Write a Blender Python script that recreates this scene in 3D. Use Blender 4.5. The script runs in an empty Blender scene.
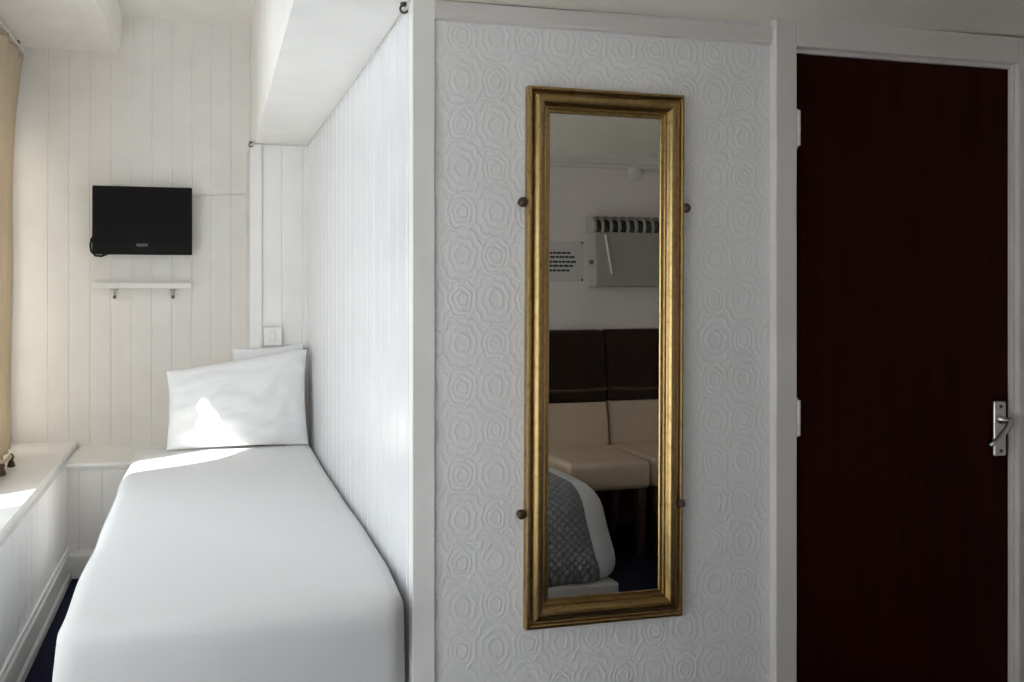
import bpy, bmesh, math, random
from mathutils import Vector, Matrix, noise
random.seed(7)
S = bpy.context.scene
COL = S.collection
PI = math.pi

# ------------------------------------------------------------------ materials
def new_mat(name):
    m = bpy.data.materials.new(name); m.use_nodes = True
    nt = m.node_tree; nt.nodes.clear()
    out = nt.nodes.new('ShaderNodeOutputMaterial')
    return m, nt, out

class NB:
    """tiny node-math builder"""
    def __init__(s, nt): s.nt = nt
    def n(s, t, **kw):
        nd = s.nt.nodes.new(t)
        for k, v in kw.items(): setattr(nd, k, v)
        return nd
    def link(s, a, b): s.nt.links.new(a, b)
    def m(s, op, a, b=None, c=None):
        nd = s.n('ShaderNodeMath', operation=op)
        for i, v in enumerate((a, b, c)):
            if v is None: continue
            if isinstance(v, (int, float)): nd.inputs[i].default_value = v
            else: s.link(v, nd.inputs[i])
        return nd.outputs[0]

def paint(name, col, rough=0.45, metallic=0.0, noise_scale=6.0, var=0.03, bump=0.0, bump_scale=40.0,
          spec=0.5, coat=0.0, dist=0.002):
    m, nt, out = new_mat(name); b = NB(nt)
    p = b.n('ShaderNodeBsdfPrincipled')
    p.inputs['Roughness'].default_value = rough
    p.inputs['Metallic'].default_value = metallic
    p.inputs['Specular IOR Level'].default_value = spec
    p.inputs['Coat Weight'].default_value = coat
    tc = b.n('ShaderNodeTexCoord')
    nz = b.n('ShaderNodeTexNoise'); nz.inputs['Scale'].default_value = noise_scale
    nz.inputs['Detail'].default_value = 4
    b.link(tc.outputs['Object'], nz.inputs['Vector'])
    rp = b.n('ShaderNodeValToRGB')
    rp.color_ramp.elements[0].position = 0.3; rp.color_ramp.elements[1].position = 0.7
    rp.color_ramp.elements[0].color = tuple(max(0, c*(1-var)) for c in col)+(1,)
    rp.color_ramp.elements[1].color = tuple(min(1, c*(1+var)) for c in col)+(1,)
    b.link(nz.outputs['Fac'], rp.inputs['Fac']); b.link(rp.outputs['Color'], p.inputs['Base Color'])
    if bump:
        n2 = b.n('ShaderNodeTexNoise'); n2.inputs['Scale'].default_value = bump_scale
        n2.inputs['Detail'].default_value = 6
        b.link(tc.outputs['Object'], n2.inputs['Vector'])
        bp = b.n('ShaderNodeBump'); bp.inputs['Strength'].default_value = bump
        bp.inputs['Distance'].default_value = dist
        b.link(n2.outputs['Fac'], bp.inputs['Height']); b.link(bp.outputs['Normal'], p.inputs['Normal'])
    b.link(p.outputs[0], out.inputs['Surface'])
    return m

def wallpaper():
    """embossed white wallpaper: large and small roses alternating in staggered columns"""
    m, nt, out = new_mat('embossed_rose_wallpaper'); b = NB(nt)
    p = b.n('ShaderNodeBsdfPrincipled'); p.inputs['Roughness'].default_value = 0.42
    p.inputs['Base Color'].default_value = (0.785, 0.78, 0.785, 1)
    tc = b.n('ShaderNodeTexCoord')
    dn = b.n('ShaderNodeTexNoise'); dn.inputs['Scale'].default_value = 26; dn.inputs['Detail'].default_value = 3
    b.link(tc.outputs['Object'], dn.inputs['Vector'])
    sep = b.n('ShaderNodeSeparateXYZ'); b.link(tc.outputs['Object'], sep.inputs[0])
    dsep = b.n('ShaderNodeSeparateColor'); b.link(dn.outputs['Color'], dsep.inputs[0])
    x = b.m('MULTIPLY_ADD', b.m('SUBTRACT', dsep.outputs[0], 0.5), 0.014, sep.outputs[0])
    z = b.m('MULTIPLY_ADD', b.m('SUBTRACT', dsep.outputs[1], 0.5), 0.014, sep.outputs[2])
    u0 = b.m('DIVIDE', x, 0.086); v = b.m('DIVIDE', z, 0.106)
    def flower(shift, petals, R):
        u = b.m('ADD', u0, shift)
        pp = b.m('MULTIPLY', b.m('ADD', u, v), 0.5); qq = b.m('MULTIPLY', b.m('SUBTRACT', u, v), 0.5)
        dp = b.m('SUBTRACT', pp, b.m('ROUND', pp)); dq = b.m('SUBTRACT', qq, b.m('ROUND', qq))
        du = b.m('ADD', dp, dq); dv = b.m('SUBTRACT', dp, dq)
        r = b.m('SQRT', b.m('ADD', b.m('MULTIPLY', du, du), b.m('MULTIPLY', dv, dv)))
        a = b.m('ARCTAN2', dv, du)
        # scalloped petals in three whorls
        def whorl(r0, width, k, ph, amp):
            sc = b.m('MULTIPLY_ADD', b.m('ABSOLUTE', b.m('SINE', b.m('MULTIPLY_ADD', a, k/2, ph))), 0.12, 0.90)
            e = b.m('DIVIDE', b.m('SUBTRACT', b.m('DIVIDE', r, R), b.m('MULTIPLY', sc, r0)), width)
            return b.m('MULTIPLY', b.m('EXPONENT', b.m('MULTIPLY', b.m('MULTIPLY', e, e), -1.0)), amp)
        rr = b.m('DIVIDE', r, R)
        inside = b.m('LESS_THAN', rr, 1.08)
        h = b.m('ADD', whorl(1.0, 0.075, petals, 0.0, 0.75), whorl(0.66, 0.07, petals-2, 0.8, 0.65))
        h = b.m('ADD', h, whorl(0.36, 0.07, 5, 0.3, 0.8))
        h = b.m('ADD', h, b.m('MULTIPLY', b.m('SUBTRACT', 1.08, rr), 0.5))
        return b.m('MULTIPLY', h, inside), inside
    hl, il = flower(0.0, 10, 0.62)
    hs, is_ = flower(1.0, 7, 0.44)
    h = b.m('MAXIMUM', hl, hs)
    fine = b.n('ShaderNodeTexNoise'); fine.inputs['Scale'].default_value = 240; fine.inputs['Detail'].default_value = 3
    b.link(tc.outputs['Object'], fine.inputs['Vector'])
    h = b.m('MULTIPLY_ADD', fine.outputs['Fac'], 0.25, h)
    bp = b.n('ShaderNodeBump'); bp.inputs['Strength'].default_value = 0.5; bp.inputs['Distance'].default_value = 0.0022
    b.link(h, bp.inputs['Height']); b.link(bp.outputs['Normal'], p.inputs['Normal'])
    b.link(p.outputs[0], out.inputs['Surface'])
    return m

def cloth(name, col, trans=0.0, rough=0.9, weave=900.0, wr=0.15):
    m, nt, out = new_mat(name); b = NB(nt)
    tc = b.n('ShaderNodeTexCoord')
    nz = b.n('ShaderNodeTexNoise'); nz.inputs['Scale'].default_value = weave; b.link(tc.outputs['Object'], nz.inputs['Vector'])
    bp = b.n('ShaderNodeBump'); bp.inputs['Strength'].default_value = wr; bp.inputs['Distance'].default_value = 0.001
    b.link(nz.outputs['Fac'], bp.inputs['Height'])
    p = b.n('ShaderNodeBsdfPrincipled'); p.inputs['Base Color'].default_value = col+(1,)
    p.inputs['Roughness'].default_value = rough; p.inputs['Specular IOR Level'].default_value = 0.15
    b.link(bp.outputs['Normal'], p.inputs['Normal'])
    sh = p.outputs[0]
    if trans:
        t = b.n('ShaderNodeBsdfTranslucent'); t.inputs['Color'].default_value = col+(1,)
        mx = b.n('ShaderNodeMixShader'); mx.inputs[0].default_value = trans
        b.link(sh, mx.inputs[1]); b.link(t.outputs[0], mx.inputs[2]); sh = mx.outputs[0]
    b.link(sh, out.inputs['Surface'])
    return m

def quilt():
    m, nt, out = new_mat('grey_diamond_quilting'); b = NB(nt)
    tc = b.n('ShaderNodeTexCoord'); sep = b.n('ShaderNodeSeparateXYZ'); b.link(tc.outputs['Object'], sep.inputs[0])
    w = b.m('SUBTRACT', sep.outputs[2], sep.outputs[1])
    a = b.m('ABSOLUTE', b.m('SINE', b.m('MULTIPLY', b.m('ADD', sep.outputs[0], w), 85)))
    c = b.m('ABSOLUTE', b.m('SINE', b.m('MULTIPLY', b.m('SUBTRACT', sep.outputs[0], w), 85)))
    h = b.m('POWER', b.m('MULTIPLY', a, c), 0.4)
    rp = b.n('ShaderNodeValToRGB'); rp.color_ramp.elements[0].color = (0.20, 0.203, 0.215, 1)
    rp.color_ramp.elements[1].color = (0.29, 0.295, 0.307, 1); b.link(h, rp.inputs['Fac'])
    bp = b.n('ShaderNodeBump'); bp.inputs['Strength'].default_value = 0.8; bp.inputs['Distance'].default_value = 0.01
    b.link(h, bp.inputs['Height'])
    p = b.n('ShaderNodeBsdfPrincipled'); p.inputs['Roughness'].default_value = 0.7
    b.link(rp.outputs['Color'], p.inputs['Base Color']); b.link(bp.outputs['Normal'], p.inputs['Normal'])
    b.link(p.outputs[0], out.inputs['Surface'])
    return m

def wood(name, c1, c2, rough=0.35, axis_scale=(14, 14, 0.8), spec=.4):
    m, nt, out = new_mat(name); b = NB(nt)
    tc = b.n('ShaderNodeTexCoord'); mp = b.n('ShaderNodeMapping'); mp.inputs['Scale'].default_value = axis_scale
    b.link(tc.outputs['Object'], mp.inputs['Vector'])
    nz = b.n('ShaderNodeTexNoise'); nz.inputs['Scale'].default_value = 3; nz.inputs['Detail'].default_value = 8
    nz.inputs['Distortion'].default_value = 0.6
    b.link(mp.outputs[0], nz.inputs['Vector'])
    rp = b.n('ShaderNodeValToRGB'); rp.color_ramp.elements[0].position = 0.3; rp.color_ramp.elements[1].position = 0.7
    rp.color_ramp.elements[0].color = c1+(1,); rp.color_ramp.elements[1].color = c2+(1,)
    b.link(nz.outputs['Fac'], rp.inputs['Fac'])
    p = b.n('ShaderNodeBsdfPrincipled'); p.inputs['Roughness'].default_value = rough
    p.inputs['Specular IOR Level'].default_value = spec
    b.link(rp.outputs['Color'], p.inputs['Base Color']); b.link(p.outputs[0], out.inputs['Surface'])
    return m

def gilt():
    m, nt, out = new_mat('worn_antique_gilt'); b = NB(nt)
    tc = b.n('ShaderNodeTexCoord')
    nz = b.n('ShaderNodeTexNoise'); nz.inputs['Scale'].default_value = 70; nz.inputs['Detail'].default_value = 8
    b.link(tc.outputs['Object'], nz.inputs['Vector'])
    rp = b.n('ShaderNodeValToRGB'); e = rp.color_ramp.elements
    e[0].position = 0.22; e[0].color = (0.27, 0.165, 0.06, 1)
    e[1].position = 0.45; e[1].color = (0.43, 0.295, 0.125, 1)
    k = e.new(0.80); k.color = (0.50, 0.36, 0.17, 1)
    b.link(nz.outputs['Fac'], rp.inputs['Fac'])
    p = b.n('ShaderNodeBsdfPrincipled'); p.inputs['Metallic'].default_value = 1.0; p.inputs['Roughness'].default_value = 0.30
    bp = b.n('ShaderNodeBump'); bp.inputs['Strength'].default_value = 0.15; bp.inputs['Distance'].default_value = 0.001
    b.link(nz.outputs['Fac'], bp.inputs['Height']); b.link(bp.outputs['Normal'], p.inputs['Normal'])
    b.link(rp.outputs['Color'], p.inputs['Base Color']); b.link(p.outputs[0], out.inputs['Surface'])
    return m

def mirror_mat():
    m, nt, out = new_mat('silvered_mirror'); b = NB(nt)
    g = b.n('ShaderNodeBsdfGlossy'); g.inputs['Roughness'].default_value = 0.004
    nz = b.n('ShaderNodeTexNoise'); nz.inputs['Scale'].default_value = 3
    rp = b.n('ShaderNodeValToRGB'); rp.color_ramp.elements[0].color = (0.74, 0.73, 0.70, 1)
    rp.color_ramp.elements[1].color = (0.78, 0.77, 0.74, 1)
    b.link(nz.outputs['Fac'], rp.inputs['Fac']); b.link(rp.outputs['Color'], g.inputs['Color'])
    b.link(g.outputs[0], out.inputs['Surface'])
    return m

def glass_mat():
    m, nt, out = new_mat('clear_window_glass'); b = NB(nt)
    t = b.n('ShaderNodeBsdfTransparent'); t.inputs['Color'].default_value = (0.97, 0.985, 0.98, 1)
    g = b.n('ShaderNodeBsdfGlossy'); g.inputs['Roughness'].default_value = 0.01
    lw = b.n('ShaderNodeLayerWeight'); lw.inputs['Blend'].default_value = 0.5
    fr = b.m('MULTIPLY_ADD', b.m('POWER', lw.outputs['Facing'], 4.0), 0.5, 0.03)
    mx = b.n('ShaderNodeMixShader'); b.link(fr, mx.inputs[0])
    b.link(t.outputs[0], mx.inputs[1]); b.link(g.outputs[0], mx.inputs[2]); b.link(mx.outputs[0], out.inputs['Surface'])
    return m

def carpet():
    m, nt, out = new_mat('navy_carpet'); b = NB(nt)
    tc = b.n('ShaderNodeTexCoord')
    nz = b.n('ShaderNodeTexNoise'); nz.inputs['Scale'].default_value = 90; nz.inputs['Detail'].default_value = 6
    b.link(tc.outputs['Object'], nz.inputs['Vector'])
    rp = b.n('ShaderNodeValToRGB'); rp.color_ramp.elements[0].position = .35; rp.color_ramp.elements[1].position = .7
    rp.color_ramp.elements[0].color = (0.008, 0.0085, 0.022, 1); rp.color_ramp.elements[1].color = (0.020, 0.021, 0.052, 1)
    b.link(nz.outputs['Fac'], rp.inputs['Fac'])
    bp = b.n('ShaderNodeBump'); bp.inputs['Strength'].default_value = 0.6; bp.inputs['Distance'].default_value = 0.004
    b.link(nz.outputs['Fac'], bp.inputs['Height'])
    p = b.n('ShaderNodeBsdfPrincipled'); p.inputs['Roughness'].default_value = 1.0; p.inputs['Specular IOR Level'].default_value = 0.1
    b.link(rp.outputs['Color'], p.inputs['Base Color']); b.link(bp.outputs['Normal'], p.inputs['Normal'])
    b.link(p.outputs[0], out.inputs['Surface'])
    return m

M = dict(
    white=paint('white_gloss_paint', (0.80, 0.79, 0.77), 0.32, bump=0.04, bump_scale=25),
    dado=paint('white_dado_paint', (0.90, 0.89, 0.885), 0.34, bump=0.05, bump_scale=18),
    boards=paint('white_board_paint', (0.82, 0.80, 0.775), 0.34, bump=0.05, bump_scale=18),
    boards_cool=paint('white_board_paint_cool', (0.755, 0.76, 0.775), 0.22, bump=0.04, bump_scale=14),
    ceil=paint('ceiling_paint', (0.88, 0.86, 0.83), 0.8, bump=0.05),
    beige=paint('cream_ceiling_paint', (0.88, 0.84, 0.755), 0.7, bump=0.08, bump_scale=60),
    wall=paint('pinkish_wall_paint', (0.76, 0.70, 0.665), 0.7, bump=0.1, bump_scale=70),
    trim=paint('white_trim_gloss', (0.68, 0.645, 0.625), 0.35, bump=0.03),
    paper=wallpaper(), carpet=carpet(),
    door=wood('dark_mahogany', (0.020, 0.0040, 0.0024), (0.031, 0.0064, 0.0038), 0.55, spec=.03),
    darkwood=wood('dark_chair_wood', (0.06, 0.033, 0.020), (0.10, 0.056, 0.034), 0.4),
    gilt=gilt(), mirror=mirror_mat(), glass=glass_mat(), quilt=quilt(),
    knobwood=paint('brown_wooden_knob', (0.07, 0.03, 0.014), 0.4),
    duvet=cloth('white_bed_linen', (0.72, 0.72, 0.725)),
    duvet_second=cloth('white_cotton', (0.72, 0.72, 0.73)),  # second bed's duvet, nearly the same white as the first
    pillow=cloth('white_pillow_cotton', (0.79, 0.79, 0.785)),
    mattress=cloth('cream_mattress_ticking', (0.65, 0.62, 0.55)),
    divan=cloth('pale_divan_fabric', (0.50, 0.48, 0.46)),
    sheer=cloth('white_voile', (0.92, 0.92, 0.92), trans=0.75, wr=0.0),
    drape=cloth('beige_curtain_cloth', (0.70, 0.60, 0.46), trans=0.32, weave=300),
    lining=cloth('cream_curtain_lining', (0.85, 0.82, 0.76), trans=0.6),
    tassel=cloth('brown_tassel_yarn', (0.10, 0.065, 0.04)),
    black=paint('black_plastic', (0.009, 0.009, 0.009), 0.45, spec=.1),
    screen=paint('black_screen_panel', (0.009, 0.009, 0.009), 0.4, spec=0.06),
    logo=paint('silver_lettering', (0.45, 0.45, 0.45), 0.4),
    plastic=paint('white_plastic', (0.78, 0.77, 0.75), 0.35),
    oldplastic=paint('grey_cable_sheath', (0.45, 0.43, 0.40), 0.5),
    wire=paint('pale_grey_wire', (0.58, 0.56, 0.53), 0.5),
    heater=paint('cream_heater_enamel', (0.36, 0.345, 0.30), 0.45),
    slot=paint('dark_heater_slot', (0.06, 0.06, 0.055), 0.7),
    chrome=paint('satin_chrome', (0.62, 0.60, 0.57), 0.30, metallic=1.0),
    iron=paint('dull_iron', (0.10, 0.09, 0.08), 0.5, metallic=0.6),
    leather_dark=paint('dark_brown_leather', (0.022, 0.010, 0.007), 0.45, bump=0.2, bump_scale=180, spec=.2),
    leather_cream=paint('cream_leather', (0.55, 0.44, 0.325), 0.42, bump=0.2, bump_scale=180),
    paperwhite=paint('notice_paper', (0.62, 0.61, 0.58), 0.5),
    ink=paint('black_ink', (0.03, 0.03, 0.035), 0.6),
    frame=paint('white_window_frame', (0.80, 0.80, 0.79), 0.3),
)

# ------------------------------------------------------------------ mesh helpers
def bm_box(bm, x0, x1, y0, y1, z0, z1, mi=0):
    vs = [bm.verts.new(p) for p in ((x0,y0,z0),(x1,y0,z0),(x1,y1,z0),(x0,y1,z0),(x0,y0,z1),(x1,y0,z1),(x1,y1,z1),(x0,y1,z1))]
    for f in ((0,3,2,1),(4,5,6,7),(0,1,5,4),(1,2,6,5),(2,3,7,6),(3,0,4,7)):
        fc = bm.faces.new([vs[i] for i in f]); fc.material_index = mi
    return vs

def bm_prism(bm, pts, fn, a, b):
    """2-D outline pts extruded between a and b; fn(u, v, w) -> xyz"""
    A = [bm.verts.new(fn(u, v, a)) for u, v in pts]; B = [bm.verts.new(fn(u, v, b)) for u, v in pts]
    n = len(pts)
    for i in range(n):
        bm.faces.new((A[i], A[(i+1) % n], B[(i+1) % n], B[i]))
    bm.faces.new(A[::-1]); bm.faces.new(B)

def bm_tube(bm, pts, r, seg=10, r2=None):
    pts = [Vector(p) for p in pts]; rings = []
    n = len(pts)
    up = None
    for i, p in enumerate(pts):
        t = (pts[min(i+1, n-1)] - pts[max(i-1, 0)]).normalized()
        if up is None:
            up = Vector((0,0,1)) if abs(t.z) < 0.9 else Vector((1,0,0))
        s = t.cross(up).normalized(); up = s.cross(t).normalized()
        rr = r if r2 is None else r + (r2-r)*i/(n-1)
        rings.append([bm.verts.new(p + (s*math.cos(2*PI*k/seg) + up*math.sin(2*PI*k/seg))*rr) for k in range(seg)])
    for i in range(n-1):
        for k in range(seg):
            bm.faces.new((rings[i][k], rings[i][(k+1) % seg], rings[i+1][(k+1) % seg], rings[i+1][k]))
    bm.faces.new(rings[0][::-1]); bm.faces.new(rings[-1])

def bm_lathe(bm, prof, origin, axis='Y', seg=24):
    """prof: (radius, height) along axis; closes ends"""
    o = Vector(origin); rings = []
    for r, h in prof:
        ring = []
        for k in range(seg):
            c, s = math.cos(2*PI*k/seg)*r, math.sin(2*PI*k/seg)*r
            v = {'Y': (c, h, s), 'Z': (c, s, h), 'X': (h, c, s)}[axis]
            ring.append(bm.verts.new(o + Vector(v)))
        rings.append(ring)
    for i in range(len(rings)-1):
        for k in range(seg):
            bm.faces.new((rings[i][k], rings[i][(k+1) % seg], rings[i+1][(k+1) % seg], rings[i+1][k]))
    bm.faces.new(rings[0][::-1]); bm.faces.new(rings[-1])

def bm_rounded(bm, x0, x1, y0, y1, z0, z1, r, nx=12, ny=12, nz=6, warp=None):
    """box with all edges rounded by radius r, gridded so it can be warped"""
    c = Vector(((x0+x1)/2, (y0+y1)/2, (z0+z1)/2)); h = Vector(((x1-x0)/2, (y1-y0)/2, (z1-z0)/2))
    def stations(hh, n):
        k = 5; rr = min(r, hh)
        edge = [-hh + rr*(1-math.cos(PI/2*i/k))*1.0 for i in range(k)]
        mid = [(-hh+rr) + (2*hh-2*rr)*i/n for i in range(n+1)]
        return edge + mid + [-e for e in edge[::-1]]
    sx, sy, sz = stations(h.x, nx), stations(h.y, ny), stations(h.z, nz)
    cache = {}
    def vert(p):
        key = tuple(round(a, 6) for a in p)
        if key in cache: return cache[key]
        q = Vector(p); inn = Vector([max(-h[i]+min(r, h[i]), min(h[i]-min(r, h[i]), q[i])) for i in range(3)])
        d = q - inn
        if d.length > 1e-9: q = inn + d.normalized()*r
        q = q + c
        if warp: q = warp(q)
        cache[key] = bm.verts.new(q); return cache[key]
    def face(A, B, f):
        for i in range(len(A)-1):
            for j in range(len(B)-1):
                vs = [vert(f(A[i], B[j])), vert(f(A[i+1], B[j])), vert(f(A[i+1], B[j+1])), vert(f(A[i], B[j+1]))]
                if len(set(vs)) == 4:
                    try: bm.faces.new(vs)
                    except ValueError: pass
    face(sx, sy, lambda a, b: (a, b, h.z)); face(sy, sx, lambda a, b: (b, a, -h.z))
    face(sx, sz, lambda a, b: (a, -h.y, b)); face(sz, sx, lambda a, b: (b, h.y, a))
    face(sy, sz, lambda a, b: (h.x, a, b)); face(sz, sy, lambda a, b: (-h.x, b, a))

def build(name, bm, mats, parent=None, smooth=False, bevel=0.0, subsurf=0, solid=0.0, loc=None):
    bmesh.ops.recalc_face_normals(bm, faces=bm.faces[:])
    me = bpy.data.meshes.new(name); bm.to_mesh(me); bm.free()
    for m in (mats if isinstance(mats, (list, tuple)) else [mats]): me.materials.append(m)
    o = bpy.data.objects.new(name, me); COL.objects.link(o)
    if smooth:
        for p in me.polygons: p.use_smooth = True
    if solid:
        md = o.modifiers.new('thickness', 'SOLIDIFY'); md.thickness = solid; md.offset = 0
    if bevel:
        md = o.modifiers.new('bevel', 'BEVEL'); md.width = bevel; md.segments = 2; md.limit_method = 'ANGLE'
        md.angle_limit = math.radians(40)
    if subsurf:
        md = o.modifiers.new('subsurf', 'SUBSURF'); md.levels = subsurf; md.render_levels = subsurf
    if parent:
        o.parent = parent
        o.matrix_parent_inverse = Matrix.Translation(-parent.location)
    if loc: o.location = loc
    return o

def tag(o, label, cat, group=None, kind=None):
    o['label'] = label; o['category'] = cat
    if group: o['group'] = group
    if kind: o['kind'] = kind
    return o

def thing(name, label, cat, loc, group=None, kind=None):
    o = bpy.data.objects.new(name, None); COL.objects.link(o); o.location = loc
    o.empty_display_size = 0.05
    return tag(o, label, cat, group, kind)

def struct(name, bm, mats, label, cat, **kw):
    return tag(build(name, bm, mats, **kw), label, cat, kind='structure')

def boxes(*bs):
    bm = bmesh.new()
    for b in bs: bm_box(bm, *b)
    return bm

def board_profile(u0, u1, pitch, off=0.0, gw=0.0026, gd=0.0009, back=0.03):
    """front outline of tongue-and-groove boards, v=0 is the face, grooves go to v=gd, back at v=back"""
    pts = [(u0, 0.0)]
    g = u0 + off
    while g < u1 - gw*1.5:
        if g > u0 + gw*1.5:
            pts += [(g-gw*1.6, 0.0), (g-gw, gd*.3), (g-gw*0.35, gd), (g+gw*0.35, gd), (g+gw, gd*.3), (g+gw*1.6, 0.0)]
        g += pitch
    pts += [(u1, 0.0), (u1, back), (u0, back)]
    return pts

# ------------------------------------------------------------------ dimensions
CH = 1.30
YF = 1.814       # papered wall with mirror and door
YN = 3.753       # boxed corner and ledge at the bed head
YE = 4.15        # wall with the television
XA = 0.481       # boarded wall beside the bed
XL, XR, YR = -0.95, 3.0, -0.35
ZLOW, ZSOF, ZC = 1.99, 2.48, 2.66

# ------------------------------------------------------------------ the setting
struct('floor', boxes((-1.20, XR+.1, YR-.1, YE+.1, -0.1, 0.0)), M['carpet'], 'dark navy blue carpet covering the whole floor', 'floor')
struct('ceiling', boxes((-1.20, 0.24, YR-.1, YE+.1, ZC, ZC+.1)), M['ceil'], 'high white ceiling over the window side above the bed', 'ceiling')

bm = bmesh.new()     # the low ceiling over pod and main room; its edge runs a little askew along the bed
xa, xb = 0.171, 0.230
ym = .2025
pl = [(ym, YF+.004), (XR+.1, YF+.004), (XR+.1, YE+.1), (xb, YE+.1)]
bm_prism(bm, pl, lambda u, v, w: (u, v, w), ZLOW, ZC+.1)
for v in bm.verts:
    if v.co.z < 2.3: v.co.z = 1.982 + .018*(v.co.x-.3)
struct('ceiling_bulkhead', bm, M['ceil'], 'low white dropped ceiling with an edge running along above the bed', 'ceiling')
bm = bmesh.new()
pl = [(xa, YR-.1), (XR+.1, YR-.1), (XR+.1, YF+.004), (ym, YF+.004)]
bm_prism(bm, pl, lambda u, v, w: (u, v, w), ZLOW, ZC+.1)
for v in bm.verts:
    if v.co.z < 2.3: v.co.z = 1.982 + .018*(v.co.x-.3)
struct('ceiling_main', bm, M['beige'], 'low cream ceiling of the main room above the mirror and door', 'ceiling')

bm = bmesh.new()     # lowered soffit over the window with a lipped edge
prof = [(-1.0, ZSOF), (-0.475, ZSOF), (-0.475, ZSOF-.018), (-0.435, ZSOF-.018), (-0.432, ZSOF+.012), (-0.415, ZSOF+.03), (-0.41, ZC), (-1.0, ZC)]
bm_prism(bm, prof, lambda u, v, w: (u, w, v), YR, YE)
struct('ceiling_soffit', bm, M['ceil'], 'lowered white soffit with a lipped edge above the window', 'ceiling')

# end wall of boards with the television
bm = bmesh.new()
bm_prism(bm, board_profile(-1.15, 0.5, 0.0985, off=0.0985*3.95), lambda u, v, w: (u, YE+v*3, w), 0, ZC)
struct('wall_far', bm, M['boards'], 'white tongue-and-groove board wall behind the television', 'wall')

# window wall : boarded dado box, piers and lintels
W1 = (1.95, 4.05, 0.62, 2.22); W2 = (-0.20, 1.53, 0.10, 1.94)
struct('wall_left', boxes((-1.15, XL, 1.70, YE, 0.0, W1[2]), (-1.15, XL, YR, 1.70, 0.0, W2[2]),
                          (-1.15, XL, YR, W2[0], W2[2], ZC), (-1.15, XL, W2[1], 1.70, W2[2], ZC), (-1.15, XL, 1.70, W1[0], W1[2], ZC), (-1.15, XL, W1[1], YE, W1[2], ZC),
                          (-1.15, XL, W2[0], W2[1], W2[3], ZC), (-1.15, XL, W1[0], W1[1], W1[3], ZC)),
       M['wall'], 'outer wall with two curtained windows on the left side', 'wall')
bm = bmesh.new()
bm_prism(bm, board_profile(1.76, YE, 0.1, off=0.06, back=0.2, gw=.004, gd=.004), lambda u, v, w: (-0.608-v, u, w), 0.0, 0.506)
struct('wall_dado', bm, M['dado'], 'white boarded dado under the window sill at left', 'wall')
bm = bmesh.new()
prof = [(-1.0, 0.506), (-0.632, 0.506), (-0.622, 0.512), (-0.620, 0.532), (-0.628, 0.54), (-1.0, 0.54)]
bm_prism(bm, prof, lambda u, v, w: (u, w, v), 1.745, YE)
struct('window_sill', bm, M['white'], 'deep white painted window sill along the left wall', 'sill')
bm = bmesh.new()
prof = [(-0.62, 0.0), (-0.585, 0.0), (-0.585, 0.03), (-0.592, 0.042), (-0.594, 0.115), (-0.60, 0.125), (-0.60, 0.138), (-0.62, 0.138)]
bm_prism(bm, prof, lambda u, v, w: (u, w, v), 1.76, YN)
struct('baseboard_left', bm, M['white'], 'white stepped skirting at the foot of the left dado', 'skirting')

# window_1 / window_2
def window(name, w, label):
    y0, y1, z0, z1 = w
    t = thing(name, label, 'window', ((XL-.11), (y0+y1)/2, z0), kind='structure')
    x0, x1 = -1.13, -1.07
    build('window_frame', boxes((x0, x1, y0, y0+.05, z0, z1), (x0, x1, y1-.05, y1, z0, z1), (x0, x1, y0+.05, y1-.05, z0, z0+.05),
                         (x0, x1, y0+.05, y1-.05, z1-.05, z1)), M['frame'], t, bevel=.004)
    ym = (y0+y1)/2
    build('glazing_bar', boxes((x0+.01, x1-.01, ym-.02, ym+.02, z0+.05, z1-.05), (x0+.01, x1-.01, y0+.05, ym-.02, z1-.47, z1-.44),
                         (x0+.01, x1-.01, ym+.02, y1-.05, z1-.47, z1-.44)), M['frame'], t, bevel=.003)
    build('pane', boxes((-1.103, -1.097, y0+.05, y1-.05, z0+.05, z1-.05)), M['glass'], t)
window('window_1', W1, 'white framed window beside the single bed behind the curtains')
window('window_2', W2, 'unseen white framed main room window sized to light the papered wall')  # out of view; opening sized to light the papered wall

# nib : boxed corner at the bed head, ledge and post
bm = bmesh.new()
bm_prism(bm, board_profile(0.204, XA+.02, 0.0985, off=0.15), lambda u, v, w: (u, YN+v*3, w), 0, ZLOW)
bm_box(bm, 0.204, 0.234, YN+.05, YE, 0, ZLOW)
struct('wall_corner', bm, M['boards'], 'narrow white boxed-in corner wall behind the pillows', 'wall')
struct('trim_1', boxes((0.200, 0.257, YN-.012, YN+.0, 0.5, ZLOW-.012)), M['white'], 'white upright batten on the boxed corner behind the pillows', 'trim', bevel=.003)
bm = bmesh.new()
prof = [(YN-.012, 0.485), (YN-.016, 0.50), (YN-.01, 0.512), (YE, 0.512), (YE, 0.485)]
bm_prism(bm, prof, lambda u, v, w: (w, u, v), -0.608, 0.21)
struct('trim_2', bm, M['white'], 'white ledge top across the foot of the television wall', 'ledge')
bm = bmesh.new()
bm_prism(bm, board_profile(-0.608, 0.21, 0.0985, off=0.05), lambda u, v, w: (u, YN+v*3, w), 0.0, 0.486)
struct('wall_ledge', bm, M['boards'], 'white boarded box front below the ledge at the far end', 'wall')
bm = bmesh.new()
prof = [(YN, 0.0), (YN-.02, 0.0), (YN-.02, 0.10), (YN-.012, 0.118), (YN, 0.118)]
bm_prism(bm, prof, lambda u, v, w: (w, u, v), -0.60, 0.204)
struct('baseboard_far', bm, M['white'], 'white skirting under the far ledge beside the bed', 'skirting')

# boarded wall beside the bed
bm = bmesh.new()
bm_prism(bm, board_profile(YF+.01, YN+.06, 0.0965, off=0.05, gw=0.0034, gd=0.0022), lambda u, v, w: (XA+v, u, w), 0, ZLOW)
struct('wall_alcove', bm, M['boards_cool'], 'bright white board wall running along the right of the bed', 'wall')

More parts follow.
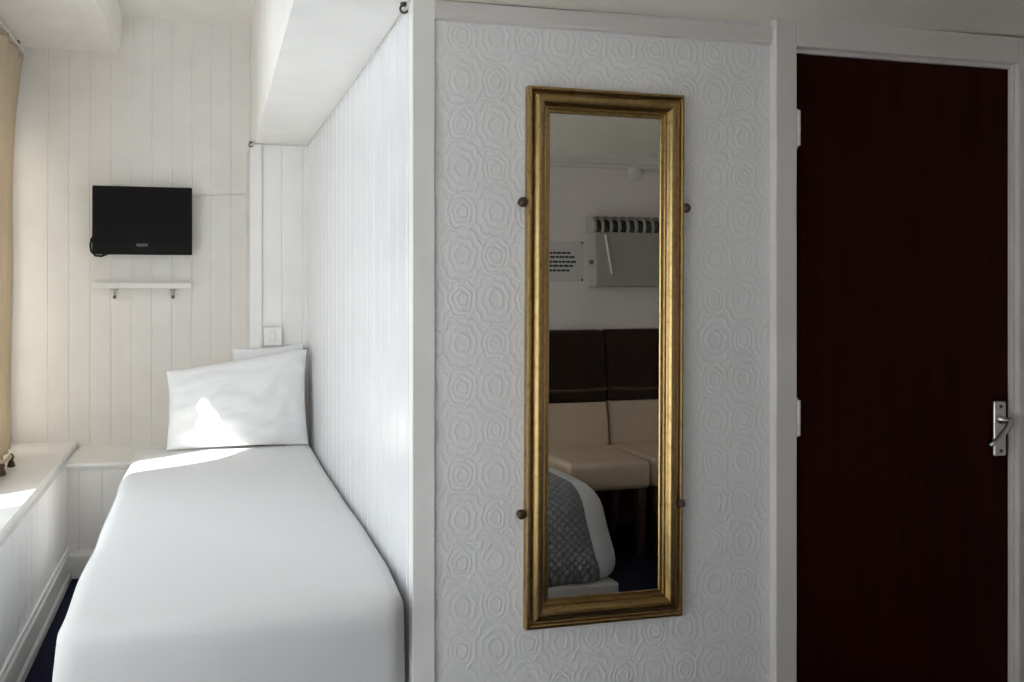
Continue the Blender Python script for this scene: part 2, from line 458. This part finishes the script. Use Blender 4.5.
# papered wall with door opening
DX0, DX1, DZ = 1.520, 2.247, 1.936
bm = bmesh.new()
bm_box(bm, XA+.03, DX0, YF, YF+.1, 0, 2.04); bm_box(bm, DX1, XR, YF, YF+.1, 0, 2.04); bm_box(bm, DX0, DX1, YF, YF+.1, DZ, 2.04)
struct('wall_front', bm, M['paper'], 'white wall papered in an embossed rose pattern around the mirror', 'wall')
struct('trim_3', boxes((XA-.003, 0.533, YF-.008, YF+.03, 0, ZLOW)), M['white'], 'white corner post at the end of the papered wall', 'trim', bevel=.002)
bm = bmesh.new()
prof = [(YF, 1.942), (YF-.010, 1.944), (YF-.013, 1.950), (YF-.013, 1.985), (YF, 1.985)]
bm_prism(bm, prof, lambda u, v, w: (w, u, v), 0.533, 1.455)
struct('trim_4', bm, M['trim'], 'white batten along the top of the papered wall', 'trim')
struct('baseboard_front', boxes((0.533, 1.455, YF-.016, YF, 0, .12)), M['white'], 'white skirting at the foot of the papered wall', 'skirting', bevel=.004)
# door casing
cy = YF-.026
struct('trim_5', boxes((1.455, 1.519, cy, YF, 0, 2.010), (2.247, 2.335, cy, YF, 0, 2.010), (1.519, 2.247, cy, YF, 1.936, 2.010)),
       M['trim'], 'white painted casing around the dark brown door', 'door casing', bevel=.003)
struct('trim_6', boxes((1.519, 1.530, YF-.002, YF+.06, 0, 1.936), (2.243, 2.25, YF-.014, YF+.06, 0, 1.936), (1.53, 2.243, YF-.006, YF+.06, 1.926, 1.937)),
       M['trim'], 'white rebated lining inside the door casing', 'door lining')

door = thing('door_1', 'plain dark mahogany flush door in a white casing', 'door', (1.885, YF+.02, 0), kind='structure')
build('door_leaf', boxes((1.531, 2.242, YF+.001, YF+.041, 0.008, 1.925)), M['door'], door, bevel=.002)
def hinge(z):
    bm = bmesh.new()
    bm_box(bm, 1.519, 1.523, YF-.024, YF-.002, z-.05, z+.05); bm_box(bm, 1.523, 1.540, YF-.003, YF+.002, z-.05, z+.05)
    for k in range(3):
        bm_lathe(bm, [(.0045, -.0155), (.006, -.014), (.006, .014), (.0045, .0155)], (1.5255, YF-.022, z+(k-1)*.0315), 'Z', 12)
    h = build('hinge', bm, M['trim'], door); h['label'] = 'white painted hinge'
for z in (1.722, 0.957, 0.20): hinge(z)
hd = thing('door_handle', '', '', (2.205, YF, .90)); del hd['label']; del hd['category']
hd.parent = door; hd.matrix_parent_inverse = Matrix.Translation(-door.location)
hp = build('backplate', boxes((2.183, 2.223, YF-.010, YF+.001, .823, .979)), M['chrome'], hd, bevel=.004)
bm = bmesh.new()
bm_lathe(bm, [(.013, 0), (.013, -.006), (.009, -.010), (.0085, -.030), (.007, -.034)], (2.203, YF-.009, .927), 'Y', 16)
bm_tube(bm, [(2.207, YF-.036, .929), (2.198, YF-.040, .921), (2.182, YF-.042, .903), (2.160, YF-.043, .884), (2.140, YF-.043, .870), (2.126, YF-.042, .862)], .0078, 10, .0062)
build('lever', bm, M['chrome'], hd, smooth=True)
for z in (.838, .964):
    bm = bmesh.new(); bm_lathe(bm, [(.005, 0), (.005, -.002), (.003, -.0035)], (2.203, YF-.010, z), 'Y', 12)
    build('screw', bm, M['iron'], hp)

struct('dark_strip_rear', boxes((0.3, XR, YR, YR+.02, 0, .36)), M['leather_dark'], 'tall dark brown strip low on the rear wall behind the two chairs', 'skirting', bevel=.004)  # dark brown strip added along the lower rear wall
# unseen-from-here walls that show in the mirror
struct('wall_rear', boxes((-1.2, XR+.1, YR-.1, YR, 0, ZC)), M['wall'], 'pinkish grey wall seen in the mirror behind the chairs', 'wall')
struct('wall_right', boxes((XR, XR+.1, YR, YF+.1, 0, ZC)), M['wall'], 'plain pinkish grey wall at the far right of the room', 'wall')
bm = bmesh.new()
prof = [(YR, 1.955), (YR+.014, 1.96), (YR+.02, 1.975), (YR+.012, 1.985), (YR+.03, 2.02), (YR, 2.02)]
bm_prism(bm, prof, lambda u, v, w: (w, u, v), 0.25, XR)
struct('trim_7', bm, M['trim'], 'white cornice along the top of the mirrored rear wall', 'cornice')

# ------------------------------------------------------------------ curtains
def curtain(name, label, y_lo, y_hi, x, z0, z1, folds, amp, mat, cat='curtain', thick=.003, rail=None, tassels=False):
    """y_lo(z), y_hi(z) give the two side edges at height z"""
    t = thing(name, label, cat, (x, (y_lo(z1)+y_hi(z1))/2, z0))
    bm = bmesh.new(); NU, NV = folds*10, 46; g = []
    for j in range(NV+1):
        z = z0 + (z1-z0)*j/NV; row = []
        a, b_ = y_lo(z), y_hi(z)
        for i in range(NU+1):
            u = i/NU
            ph = 2*PI*folds*u
            am = amp*(0.75+0.25*math.sin(3.1*u*folds+1.3))*(1.0 - 0.25*j/NV)
            row.append(bm.verts.new((x + am*math.sin(ph) + .006*math.sin(5*z+7*u), a + (b_-a)*u + .25*am*math.cos(ph*2), z)))
        g.append(row)
    for j in range(NV):
        for i in range(NU):
            bm.faces.new((g[j][i], g[j][i+1], g[j+1][i+1], g[j+1][i]))
    build('curtain_cloth', bm, mat, t, smooth=True, solid=thick)
    bm = bmesh.new()
    g = []
    for i in range(NU+1):
        u = i/NU; ph = 2*PI*folds*u
        am = amp*(0.75+0.25*math.sin(3.1*u*folds+1.3))*.75
        g.append((x + am*math.sin(ph)+ .006*math.sin(5*z1+7*u), y_lo(z1)+(y_hi(z1)-y_lo(z1))*u + .25*am*math.cos(ph*2), z1-.02))
    bm_tube(bm, g, .007, 6)
    build('heading_tape', bm, mat, t, smooth=True)
    return t

# far drape : its far edge bows away from the board wall
def far_edge(z):
    k = max(0.0, min(1.0, (2.44-z)/1.1))
    return 4.125 - 0.245*math.sin(k*PI/2)**0.9
lin = curtain('curtain', 'cream lining curtain glowing behind the beige curtain by the window', lambda z: 3.09, lambda z: 4.135, -0.922, 0.555, 2.40, 7, .010, M['lining'])
drape = curtain('curtain', 'beige curtain hanging over the sill at the far end of the window', lambda z: 3.04, far_edge, -0.872, 0.565, 2.44, 6, .020, M['drape'])
def sheer_edge(z):
    k = max(0.0, min(1.0, (z-1.36)/.35)); k = k*k*(3-2*k)
    return 2.80 + 0.29*k
net1 = curtain('diffuser_net', 'white net curtain added out of view to diffuse sun beside the bed', lambda z: 1.90, sheer_edge, -0.915, 0.56, 2.42, 9, .012, M['sheer'], 'net curtain', .0015)  # unseen net added to diffuse the sun, parted to leave a slit
net2 = curtain('diffuser_net', 'white net curtain added out of view to diffuse sun at the main room window', lambda z: -0.22, lambda z: 1.56, -0.90, 0.04, 2.12, 12, .015, M['sheer'], 'net curtain', .0015)  # unseen net added to keep direct sun off the papered wall
rail = thing('curtain_rail', 'white curtain rail under the soffit above the bed side window', 'curtain rail', (-0.90, 3.0, 2.45))
bm = bmesh.new(); bm_box(bm, -0.905, -0.865, 1.88, 4.13, 2.445, 2.462); build('rail', bm, M['plastic'], rail, bevel=.003)
bm = bmesh.new()
for y in (2.2, 3.1, 4.05): bm_box(bm, -0.90, -0.87, y-.012, y+.012, 2.462, ZSOF)
bm.free()
for y in (2.2, 3.1, 4.05): build('bracket', boxes((-0.90, -0.87, y-.012, y+.012, 2.462, ZSOF)), M['iron'], rail)
rail2 = thing('curtain_rail', 'white curtain rail above the main room window', 'curtain rail', (-0.90, .67, 2.13))
bm = bmesh.new(); bm_box(bm, -0.912, -0.888, -0.25, 1.58, 2.12, 2.136); build('rail', bm, M['plastic'], rail2, bevel=.003)
bm = bmesh.new()
for y in (-.1, .67, 1.45): bm_box(bm, XL, -0.90, y-.012, y+.012, 2.122, 2.134)
bm.free()
for y in (-.1, .67, 1.45): build('bracket', boxes((XL, -0.90, y-.012, y+.012, 2.122, 2.134)), M['iron'], rail2)
# tassel tie-back lying at the curtain's foot
tb = thing('curtain_tieback', 'brown tasselled tieback at the foot of the beige curtain', 'tieback', (-0.80, 3.48, 0.54))
bm = bmesh.new()
bm_tube(bm, [(-.805, 3.22, .68), (-.800, 3.32, .63), (-.800, 3.42, .600), (-.803, 3.52, .588), (-.806, 3.60, .592)], .008, 8)
build('cord', bm, M['drape'], tb, smooth=True)
for (y, z) in ((3.585, .545), (3.43, .545)):
    bm = bmesh.new()
    bm_lathe(bm, [(.004, .056), (.010, .048), (.012, .036), (.008, .029), (.017, .004), (.014, 0)], (-.803, y, z), 'Z', 14)
    build('tassel', bm, M['tassel'], tb, smooth=True)

# ------------------------------------------------------------------ the single bed
bed = thing('single_bed', 'single bed under a smooth white duvet against the white board wall', 'bed', (0.08, 2.75, 0))
BX0, BX1, BY0, BY1, BZ = -0.318, 0.476, 1.772, 3.72, 0.585
def duvet_warp(q):
    # droops outward on open side, foot slanted under to look shaded, creases on top
    k = max(0.0, (BZ-.05-q.z)/.40)
    side = max(0.0, min(1.0, (-0.12-q.x)/.2))
    q = q.copy()
    if q.x < 0.0: q.x -= 0.035*side*min(1, k*1.3)*(1.0+.35*math.sin(q.y*5.2+.6))
    foot = max(0.0, min(1.0, (BY0+.15-q.y)/.15))
    q.y += 0.075*foot*k*(1+.15*math.sin(q.x*7))
    if q.x > .35:
        q.x -= 0.026*max(0.0, min(1.0, (2.05-q.y)/.35))*max(0, min(1, 1.0-k*1.2))
    n = noise.noise(Vector((q.x*3.1, q.y*2.2, q.z*3)))
    q.z += 0.007*n*(1 if q.z > .4 else 0)
    q.x += 0.006*noise.noise(Vector((q.y*4, q.z*5, 3)))*(1 if q.x < 0 else .3)
    if q.z < .3: q.z += .012*noise.noise(Vector((q.x*6, q.y*5, 9)))
    return q
bm = bmesh.new(); bm_rounded(bm, BX0, BX1, BY0, BY1, 0.16, BZ, .048, 22, 46, 12, duvet_warp)
build('duvet', bm, M['duvet'], bed, smooth=True)
bm = bmesh.new(); bm_rounded(bm, BX0+.04, BX1-.03, BY0+.05, BY1-.03, 0.33, BZ-.03, .05, 6, 8, 3)
build('mattress', bm, M['mattress'], bed, smooth=True)
build('bed_base', boxes((BX0+.05, BX1-.04, BY0+.06, BY1-.03, .10, .33)), M['divan'], bed, bevel=.02)
for x in (BX0+.10, BX1-.10):
    for y in (BY0+.12, BY1-.12):
        bm = bmesh.new()
        bm_lathe(bm, [(.022, 0), (.024, .02), (.014, .035), (.014, .075), (.022, .085), (.022, .10)], (x, y, 0), 'Z', 16)
        build('bed_leg', bm, M['iron'], bed, smooth=True)

# ------------------------------------------------------------------ pillows
def pillow_bm(w, h, t, crease, left_drop=0.0, seed=0):
    """lies in the local x (width) / z (height) plane with thickness along y, base at z=0"""
    bm = bmesh.new(); N = 40
    def pt(u, v, s):
        pin = 0.045
        x = w/2*u*(1 - pin*(1-v*v)*0.9); z = h/2*v*(1 - pin*(1-u*u)*0.9)
        e = max(0.0, (1-abs(u)**2.6)) ** .55 * max(0.0, (1-abs(v)**2.6)) ** .55
        y = t/2*e
        c = crease*e*(noise.noise(Vector((u*2.2+v*1.3+seed, v*4.5-u*1.5, 2)))*.9 + .5*noise.noise(Vector((u*5+v*4, v*9-u*4+seed, 5))))
        z += h/2
        z *= 1 - left_drop*max(0.0, (0.75-u)/1.75)*min(1, z/h*1.1)
        return (x, s*(y+c), z)
    F = [[None]*(N+1) for _ in range(N+1)]; B = [[None]*(N+1) for _ in range(N+1)]
    for i in range(N+1):
        for j in range(N+1):
            u, v = -math.cos(PI*i/N), -math.cos(PI*j/N)
            F[i][j] = bm.verts.new(pt(u, v, -1))
            B[i][j] = F[i][j] if i in (0, N) or j in (0, N) else bm.verts.new(pt(u, v, 1))
    for i in range(N):
        for j in range(N):
            bm.faces.new((F[i][j], F[i+1][j], F[i+1][j+1], F[i][j+1]))
            try: bm.faces.new((B[i][j], B[i][j+1], B[i+1][j+1], B[i+1][j]))
            except ValueError: pass
    return bm
p1 = build('pillow', pillow_bm(.625, .432, .13, .022, .20, 3), M['pillow'], smooth=True)
p1.location = (0.142, 3.565, BZ+.004); p1.rotation_euler = (math.radians(-9), 0, 0)
tag(p1, 'front white pillow leaning with soft creases at the bed head', 'pillow', 'white pillows on the single bed')
p2 = build('pillow', pillow_bm(.33, .448, .046, .005, .04, 8), M['pillow'], smooth=True)
p2.location = (0.285, 3.712, BZ+.002); p2.rotation_euler = (math.radians(-1), 0, 0)
tag(p2, 'rear white pillow standing behind the creased front pillow', 'pillow', 'white pillows on the single bed')

# ------------------------------------------------------------------ television, shelf, box, cables
TX0, TX1, TZ0, TZ1, TY = -0.542, -0.068, 1.465, 1.801, 4.05
tv = thing('television', 'small black flat screen television mounted on the white boards', 'television', ((TX0+TX1)/2, YE, 1.63))
build('housing', boxes((TX0, TX1, TY, TY+.035, TZ0, TZ1), (TX0+.08, TX1-.08, TY+.035, TY+.055, TZ0+.05, TZ1-.06)), M['black'], tv, bevel=.005)
build('screen', boxes((TX0+.018, TX1-.018, TY-.0015, TY+.002, TZ0+.052, TZ1-.018)), M['screen'], tv)
bm = bmesh.new(); lx = (TX0+TX1)/2-.028
for i, wd in enumerate((.008, .007, .008, .007, .008)):
    x = lx + i*.0108
    bm_box(bm, x, x+.0022, TY-.002, TY, TZ0+.040, TZ0+.053)
    bm_box(bm, x+.0022, x+wd, TY-.002, TY, TZ0+.0505, TZ0+.053)
    bm_box(bm, x+.0022, x+wd*.8, TY-.002, TY, TZ0+.045, TZ0+.0475)
    bm_box(bm, x+wd-.002, x+wd, TY-.002, TY, TZ0+.040, TZ0+.0455)
build('logo', bm, M['logo'], tv)
bm = bmesh.new(); bm_box(bm, -.36, -.25, TY+.055, YE, 1.57, 1.70); bm_box(bm, -.375, -.235, YE-.008, YE, 1.53, 1.74)
build('wall_bracket', bm, M['iron'], tv, bevel=.003)
bm = bmesh.new()
bm_tube(bm, [(TX0+.012, TY+.02, TZ0+.10), (TX0-.006, TY+.025, TZ0+.075), (TX0-.012, TY+.03, TZ0+.045), (TX0-.008, TY+.03, TZ0+.015),
             (TX0+.012, TY+.03, TZ0-.006), (TX0+.04, TY+.03, TZ0-.008), (TX0+.07, TY+.035, TZ0+.004), (TX0+.10, TY+.045, TZ0+.05)], .0055, 8)
build('power_lead', bm, M['black'], tv, smooth=True)

sh = thing('wall_shelf', 'narrow white shelf on the board wall under the television', 'shelf', (-.305, YE, 1.31))
build('shelf_board', boxes((-.540, -.070, YE-.10, YE, 1.297, 1.327)), M['white'], sh, bevel=.004)
for x in (-.447, -.163):
    bm = bmesh.new()
    bm_box(bm, x-.016, x+.016, YE-.07, YE, 1.289, 1.297)
    bm_box(bm, x-.006, x+.006, YE-.012, YE, 1.245, 1.292)
    bk = build('shelf_bracket', bm, M['oldplastic'], sh, bevel=.002)
    bm = bmesh.new(); bm_lathe(bm, [(.008, 0), (.008, -.003), (.004, -.006)], (x, YE-.012, 1.255), 'Y', 12)
    build('bracket_screw', bm, M['iron'], bk)

sb = thing('switch_box', 'small white surface mounted switch box above the pillows', 'switch', (.305, YN, 1.075))
build('box_body', boxes((.264, .350, YN-.030, YN, 1.030, 1.118)), M['plastic'], sb, bevel=.005)
build('rocker', boxes((.293, .319, YN-.036, YN-.030, 1.052, 1.094)), M['plastic'], sb, bevel=.003)

cb = thing('aerial_cable', 'thin white cable running from the television to the boxed corner', 'cable', (.08, YE, 1.785))
bm = bmesh.new(); bm_tube(bm, [(-.10, YE-.01, 1.758), (-.06, YE-.008, 1.772), (-.02, YE-.006, 1.776), (.08, YE-.006, 1.782), (.204, YE-.006, 1.790)], .0042, 8)
build('cable_run', bm, M['plastic'], cb, smooth=True)
for x, z in ((.0, 1.777), (.15, 1.7865)): build('cable_clip', boxes((x-.006, x+.006, YE-.014, YE, z-.009, z+.009)), M['plastic'], cb, bevel=.002)

# wire with hooks running round the top of the bed recess
wr = thing('ceiling_wire', 'thin grey wire hooked along the ceiling edge over the bed', 'wire', (XA, YN, 1.98))
bm = bmesh.new(); bm_tube(bm, [(XA-.012, 1.84, 1.978), (XA-.010, 2.6, 1.972), (XA-.012, YN-.02, 1.974), (XA-.02, YN-.014, 1.975), (.205, YN-.016, 1.976)], .0024, 8)
build('wire_run', bm, M['wire'], wr, smooth=True)
def hook(x, y, z, dx):
    bm = bmesh.new()
    bm_lathe(bm, [(.008, .002), (.008, .008), (.003, .008), (.003, .0)], (x, y, z), 'Z', 12)
    pts = [(x + dx*.009*math.sin(a), y-.004, z-.008+.009*math.cos(a)) for a in [i*PI*1.4/10 for i in range(11)]]
    bm_tube(bm, pts, .003, 8)
    build('hook', bm, M['iron'], wr, smooth=True)
hook(.205, YN-.030, 1.976, -1); hook(XA-.018, 1.835, 1.976, -1)

# ------------------------------------------------------------------ the mirror
MX0, MX1, MZ0, MZ1 = .763, 1.188, .466, 1.792
mir = thing('framed_mirror', 'tall narrow mirror in a worn gold frame on the papered wall', 'mirror', ((MX0+MX1)/2, YF, (MZ0+MZ1)/2))
def frame_bm(x0, x1, z0, z1, prof, close=True):
    """prof: (inset from outer edge, protrusion towards the room)"""
    bm = bmesh.new(); rings = []
    for ins, d in prof:
        rings.append([bm.verts.new(p) for p in ((x0+ins, YF-d, z0+ins*1.12), (x1-ins, YF-d, z0+ins*1.12), (x1-ins, YF-d, z1-ins), (x0+ins, YF-d, z1-ins))])
    n = len(rings)
    for i in range(n):
        a, b = rings[i], rings[(i+1) % n]
        for k in range(4): bm.faces.new((a[k], a[(k+1) % 4], b[(k+1) % 4], b[k]))
    return bm
prof = [(0, .002), (0, .020), (.002, .023), (.007, .024), (.010, .022), (.0115, .015), (.0135, .014), (.016, .018), (.020, .0235), (.026, .0275), (.032, .0285),
        (.038, .027), (.042, .023), (.0445, .017), (.046, .0155), (.049, .0165), (.0515, .016), (.053, .012), (.057, .011), (.060, .0115), (.062, .009), (.062, .002)]
fr = build('mirror_frame', frame_bm(MX0, MX1, MZ0, MZ1, prof), M['gilt'], mir)
build('mirror_glass', boxes((MX0+.058, MX1-.058, YF-.0085, YF-.003, MZ0+.058, MZ1-.058)), M['mirror'], mir)
for x, z in ((MX0-.012, 1.508), (MX0-.012, .748), (MX1+.007, 1.505), (MX1-.005, .752)):
    bm = bmesh.new()
    bm_lathe(bm, [(.007, 0), (.007, -.006), (.0115, -.012), (.0125, -.018), (.010, -.024), (.004, -.027)], (x, YF, z), 'Y', 16)
    kb = build('fixing_knob', bm, M['knobwood'], mir, smooth=True)
mir.rotation_euler = (0, math.radians(0.28), 0)

# ------------------------------------------------------------------ what the mirror shows
# the second bed
bed2 = thing('bed', 'low bed with grey quilted throw over white duvet seen in the mirror', 'bed', (.68, .12, 0))
Q = (-.30, 1.655, -.22, .575, .475)
def d2(q):
    q = q.copy(); k = max(0.0, (Q[4]-q.z)/.45)
    if q.x > 1.3: q.x -= .05*max(0, min(1, (.28-q.y)/.15))*(q.x-1.3)/.35
    if q.x > 1.4: q.x += .115*min(1, k)**1.2*max(0, min(1, (q.y-.1)/.4)) + .010*math.sin(q.y*30+q.z*6)*k*max(0, min(1, (q.y+.1)/.3))
    if q.y > .35: q.y += .03*k + .008*math.sin(q.x*28)*k
    return q
bm = bmesh.new(); bm_rounded(bm, Q[0], Q[1], Q[2], Q[3], .05, Q[4], .12, 40, 16, 8, d2)
build('duvet', bm, M['duvet_second'], bed2, smooth=True)
bm = bmesh.new()
bm_prism(bm, [(Q[0]+.03, Q[2]+.04), (Q[1]-.08, Q[2]+.04), (Q[1]-.05, .25), (Q[1]+.03, .36), (Q[1]+.045, Q[3]+.015), (Q[0]+.03, Q[3]+.015)], lambda u, v, w: (u, v, w), 0.0, .06)
build('bed_base', bm, M['divan'], bed2, bevel=.01)
def d3(q):
    return d2(q)
bm = bmesh.new()
bm_rounded(bm, .55, Q[1]-.07, Q[2]-.012, Q[3]+.014, .038, Q[4]+.012, .12, 26, 16, 8,
           lambda q: d2(q) + Vector((-.13*max(0, q.x-1.40)/.14*max(0, (.5-q.y))*0.5, 0, 0)))
th_ = build('quilted_throw', bm, M['quilt'], bed2, smooth=True); th_['label'] = 'charcoal grey diamond quilted throw'

def chair(loc, label):
    t = thing('dining_chair', label, 'chair', (0, 0, 0), 'two-tone leather chairs against the rear wall')
    w = .215
    bm = bmesh.new(); bm_rounded(bm, -w, w, .00, .455, .335, .472, .03, 6, 6, 3, lambda q: q + Vector((0, 0, .010*max(0, 1-(q.x/w)**2)*max(0, 1-((q.y-.215)/.22)**2) if q.z > .42 else 0)))
    build('seat', bm, M['leather_cream'], t, smooth=True)
    lean = lambda q: q + Vector((0, -.075*(q.z-.45)/.6, 0))
    bm = bmesh.new(); bm_rounded(bm, -w+.002, w-.002, .0, .062, .46, .70, .022, 5, 2, 5, lean)
    build('lower_back', bm, M['leather_cream'], t, smooth=True)
    bm = bmesh.new(); bm_rounded(bm, -w, w, -.006, .066, .69, 1.075, .025, 5, 2, 6, lean)
    build('upper_back', bm, M['leather_dark'], t, smooth=True)
    bm = bmesh.new(); bm_tube(bm, [(-w+.004 + (2*w-.008)*i/12, .066-.075*(.765-.45)/.6 + .003, .765-.008*math.sin(PI*i/12)) for i in range(13)], .0065, 8)
    build('piping', bm, M['darkwood'], t, smooth=True)
    for sx in (-1, 1):
        for y, dy in ((.42, .0), (.03, -.03)):
            bm = bmesh.new(); a, b_ = .021, .015; x = sx*(w-.045)
            A = [bm.verts.new((x+i*a, y+j*a, .345)) for i, j in ((-1,-1),(1,-1),(1,1),(-1,1))]
            B = [bm.verts.new((x+i*b_, y+dy+j*b_, 0)) for i, j in ((-1,-1),(1,-1),(1,1),(-1,1))]
            for k in range(4): bm.faces.new((A[k], A[(k+1) % 4], B[(k+1) % 4], B[k]))
            bm.faces.new(A); bm.faces.new(B)
            build('leg', bm, M['darkwood'], t, bevel=.003)
    t.location = loc
    return t
chair((1.878, -.255, 0), 'brown and cream leather chair standing just beside the grey quilted bed')
chair((2.318, -.275, 0), 'brown and cream leather chair under the wall heater, right one in the mirror')

ht = thing('wall_heater', 'cream wall mounted convector heater with slatted top seen in the mirror', 'heater', (2.36, YR, 1.30))
HX0, HX1 = 2.035, 2.72
bm = bmesh.new()
prof = [(YR+.005, 1.305), (YR+.085, 1.305), (YR+.10, 1.315), (YR+.09, 1.60), (YR+.03, 1.60), (YR+.005, 1.60)]
bm_prism(bm, prof, lambda u, v, w: (w, u, v), HX0, HX1)
build('heater_body', bm, M['heater'], ht, bevel=.006)
bm = bmesh.new()
gp = [(YR+.005, 1.60), (YR+.093, 1.60), (YR+.104, 1.62), (YR+.100, 1.655), (YR+.08, 1.678), (YR+.05, 1.69), (YR+.005, 1.69)]
n = 15
for i in range(n):
    x = HX0-.012 + (HX1-HX0+.024-.014)*i/(n-1)
    wd = .016 if i in (0, n-1) else .012
    bm_prism(bm, gp, lambda u, v, w: (w, u, v), x, x+wd)
build('top_grille', bm, M['heater'], ht, bevel=.002)
bm = bmesh.new()
ip = [(YR+.006, 1.601), (YR+.08, 1.601), (YR+.088, 1.62), (YR+.084, 1.65), (YR+.07, 1.665), (YR+.006, 1.675)]
bm_prism(bm, ip, lambda u, v, w: (w, u, v), HX0+.003, HX1-.003)
build('grille_lining', bm, M['slot'], ht)
bm = bmesh.new(); bm_tube(bm, [(HX0+.055, YR+.098, 1.585), (HX0+.062, YR+.103, 1.53), (HX0+.075, YR+.106, 1.45), (HX0+.088, YR+.108, 1.375)], .006, 8)
build('highlight_streak', bm, M['plastic'], ht, smooth=True)  # pale diagonal tube standing in for the highlight on the heater front
bm = bmesh.new(); bm_lathe(bm, [(.012, 0), (.012, .014), (.008, .02)], (HX0-.001, YR+.06, 1.44), 'X', 14)
for v in bm.verts: v.co.x = 2*HX0 - v.co.x
build('control_knob', bm, M['iron'], ht)

nt_ = thing('wall_notice', 'white printed notice beside the heater, seen in the mirror', 'notice', (1.83, YR, 1.45))
build('notice_sheet', boxes((1.70, 2.010, YR, YR+.004, 1.335, 1.555)), M['paperwhite'], nt_, bevel=.001)
bm = bmesh.new(); rr = random.Random(3)
for z, x1 in ((1.490, 1.80), (1.468, 1.745), (1.442, 1.745), (1.420, 1.765), (1.395, 1.835)):
    x = 1.985      # rows of small unreadable print
    while x > 1.715:
        wd = rr.uniform(.014, .034)
        if 1.99-x >= (x1-1.70)*.30:
            bm_box(bm, max(1.712, x-wd), x, YR+.004, YR+.0052, z-.0055, z+.0055)
        x -= wd + .004
build('notice_print', bm, M['ink'], nt_)
for x, z in ((2.002, 1.546), (2.002, 1.344), (1.70, 1.546), (1.70, 1.344)):
    bm = bmesh.new(); bm_lathe(bm, [(.006, 0), (.006, .003), (.003, .005)], (x, YR+.004, z), 'Y', 12)
    build('notice_screw', bm, M['iron'], nt_)

sm = thing('smoke_alarm', 'round white alarm disc high on the wall above the heater', 'alarm', (2.31, YR, 1.935))
bm = bmesh.new(); bm_lathe(bm, [(.040, 0), (.042, .012), (.038, .024), (.018, .032), (.004, .033)], (2.31, YR, 1.935), 'Y', 28)
build('alarm_case', bm, M['wall'], sm, smooth=True)
bm = bmesh.new(); bm_lathe(bm, [(.006, 0), (.006, .003)], (2.325, YR+.026, 1.935), 'Y', 12)
build('alarm_button', bm, M['oldplastic'], sm)

# ------------------------------------------------------------------ light
W = bpy.data.worlds.new('daylight'); S.world = W; W.use_nodes = True
bg = W.node_tree.nodes['Background']
bg.inputs['Color'].default_value = (0.75, 0.865, 1.0, 1); bg.inputs['Strength'].default_value = 4.2
sl = bpy.data.lights.new('sun', 'SUN'); sl.energy = 16.0; sl.angle = math.radians(0.6); sl.color = (1.0, 0.95, 0.89)
so = bpy.data.objects.new('sun', sl); COL.objects.link(so)
el, az = math.radians(36), math.atan2(.5, .85)
d = Vector((math.cos(el)*math.cos(az), math.cos(el)*math.sin(az), -math.sin(el)))
so.rotation_euler = d.to_track_quat('-Z', 'Y').to_euler(); so.location = (-4, 0, 4)

# ------------------------------------------------------------------ camera
cam = bpy.data.cameras.new('camera'); co = bpy.data.objects.new('camera', cam); COL.objects.link(co)
cam.sensor_width = 36; cam.lens = 788/1024*36; cam.shift_x = (512-380)/1024; cam.shift_y = (288-341)/1024
cam.clip_start = .02
co.location = (0, 0, CH); co.rotation_euler = (PI/2, 0, -math.atan((380-206)/788))
S.camera = co
S.view_settings.view_transform = 'Standard'; S.view_settings.look = 'None'
S.view_settings.gamma = 1.0; S.view_settings.use_curve_mapping = False; S.view_settings.exposure = -0.07
S.cycles.use_denoising = True
S.cycles.max_bounces = 14; S.cycles.diffuse_bounces = 8; S.cycles.transparent_max_bounces = 16
S.cycles.sample_clamp_indirect = 8
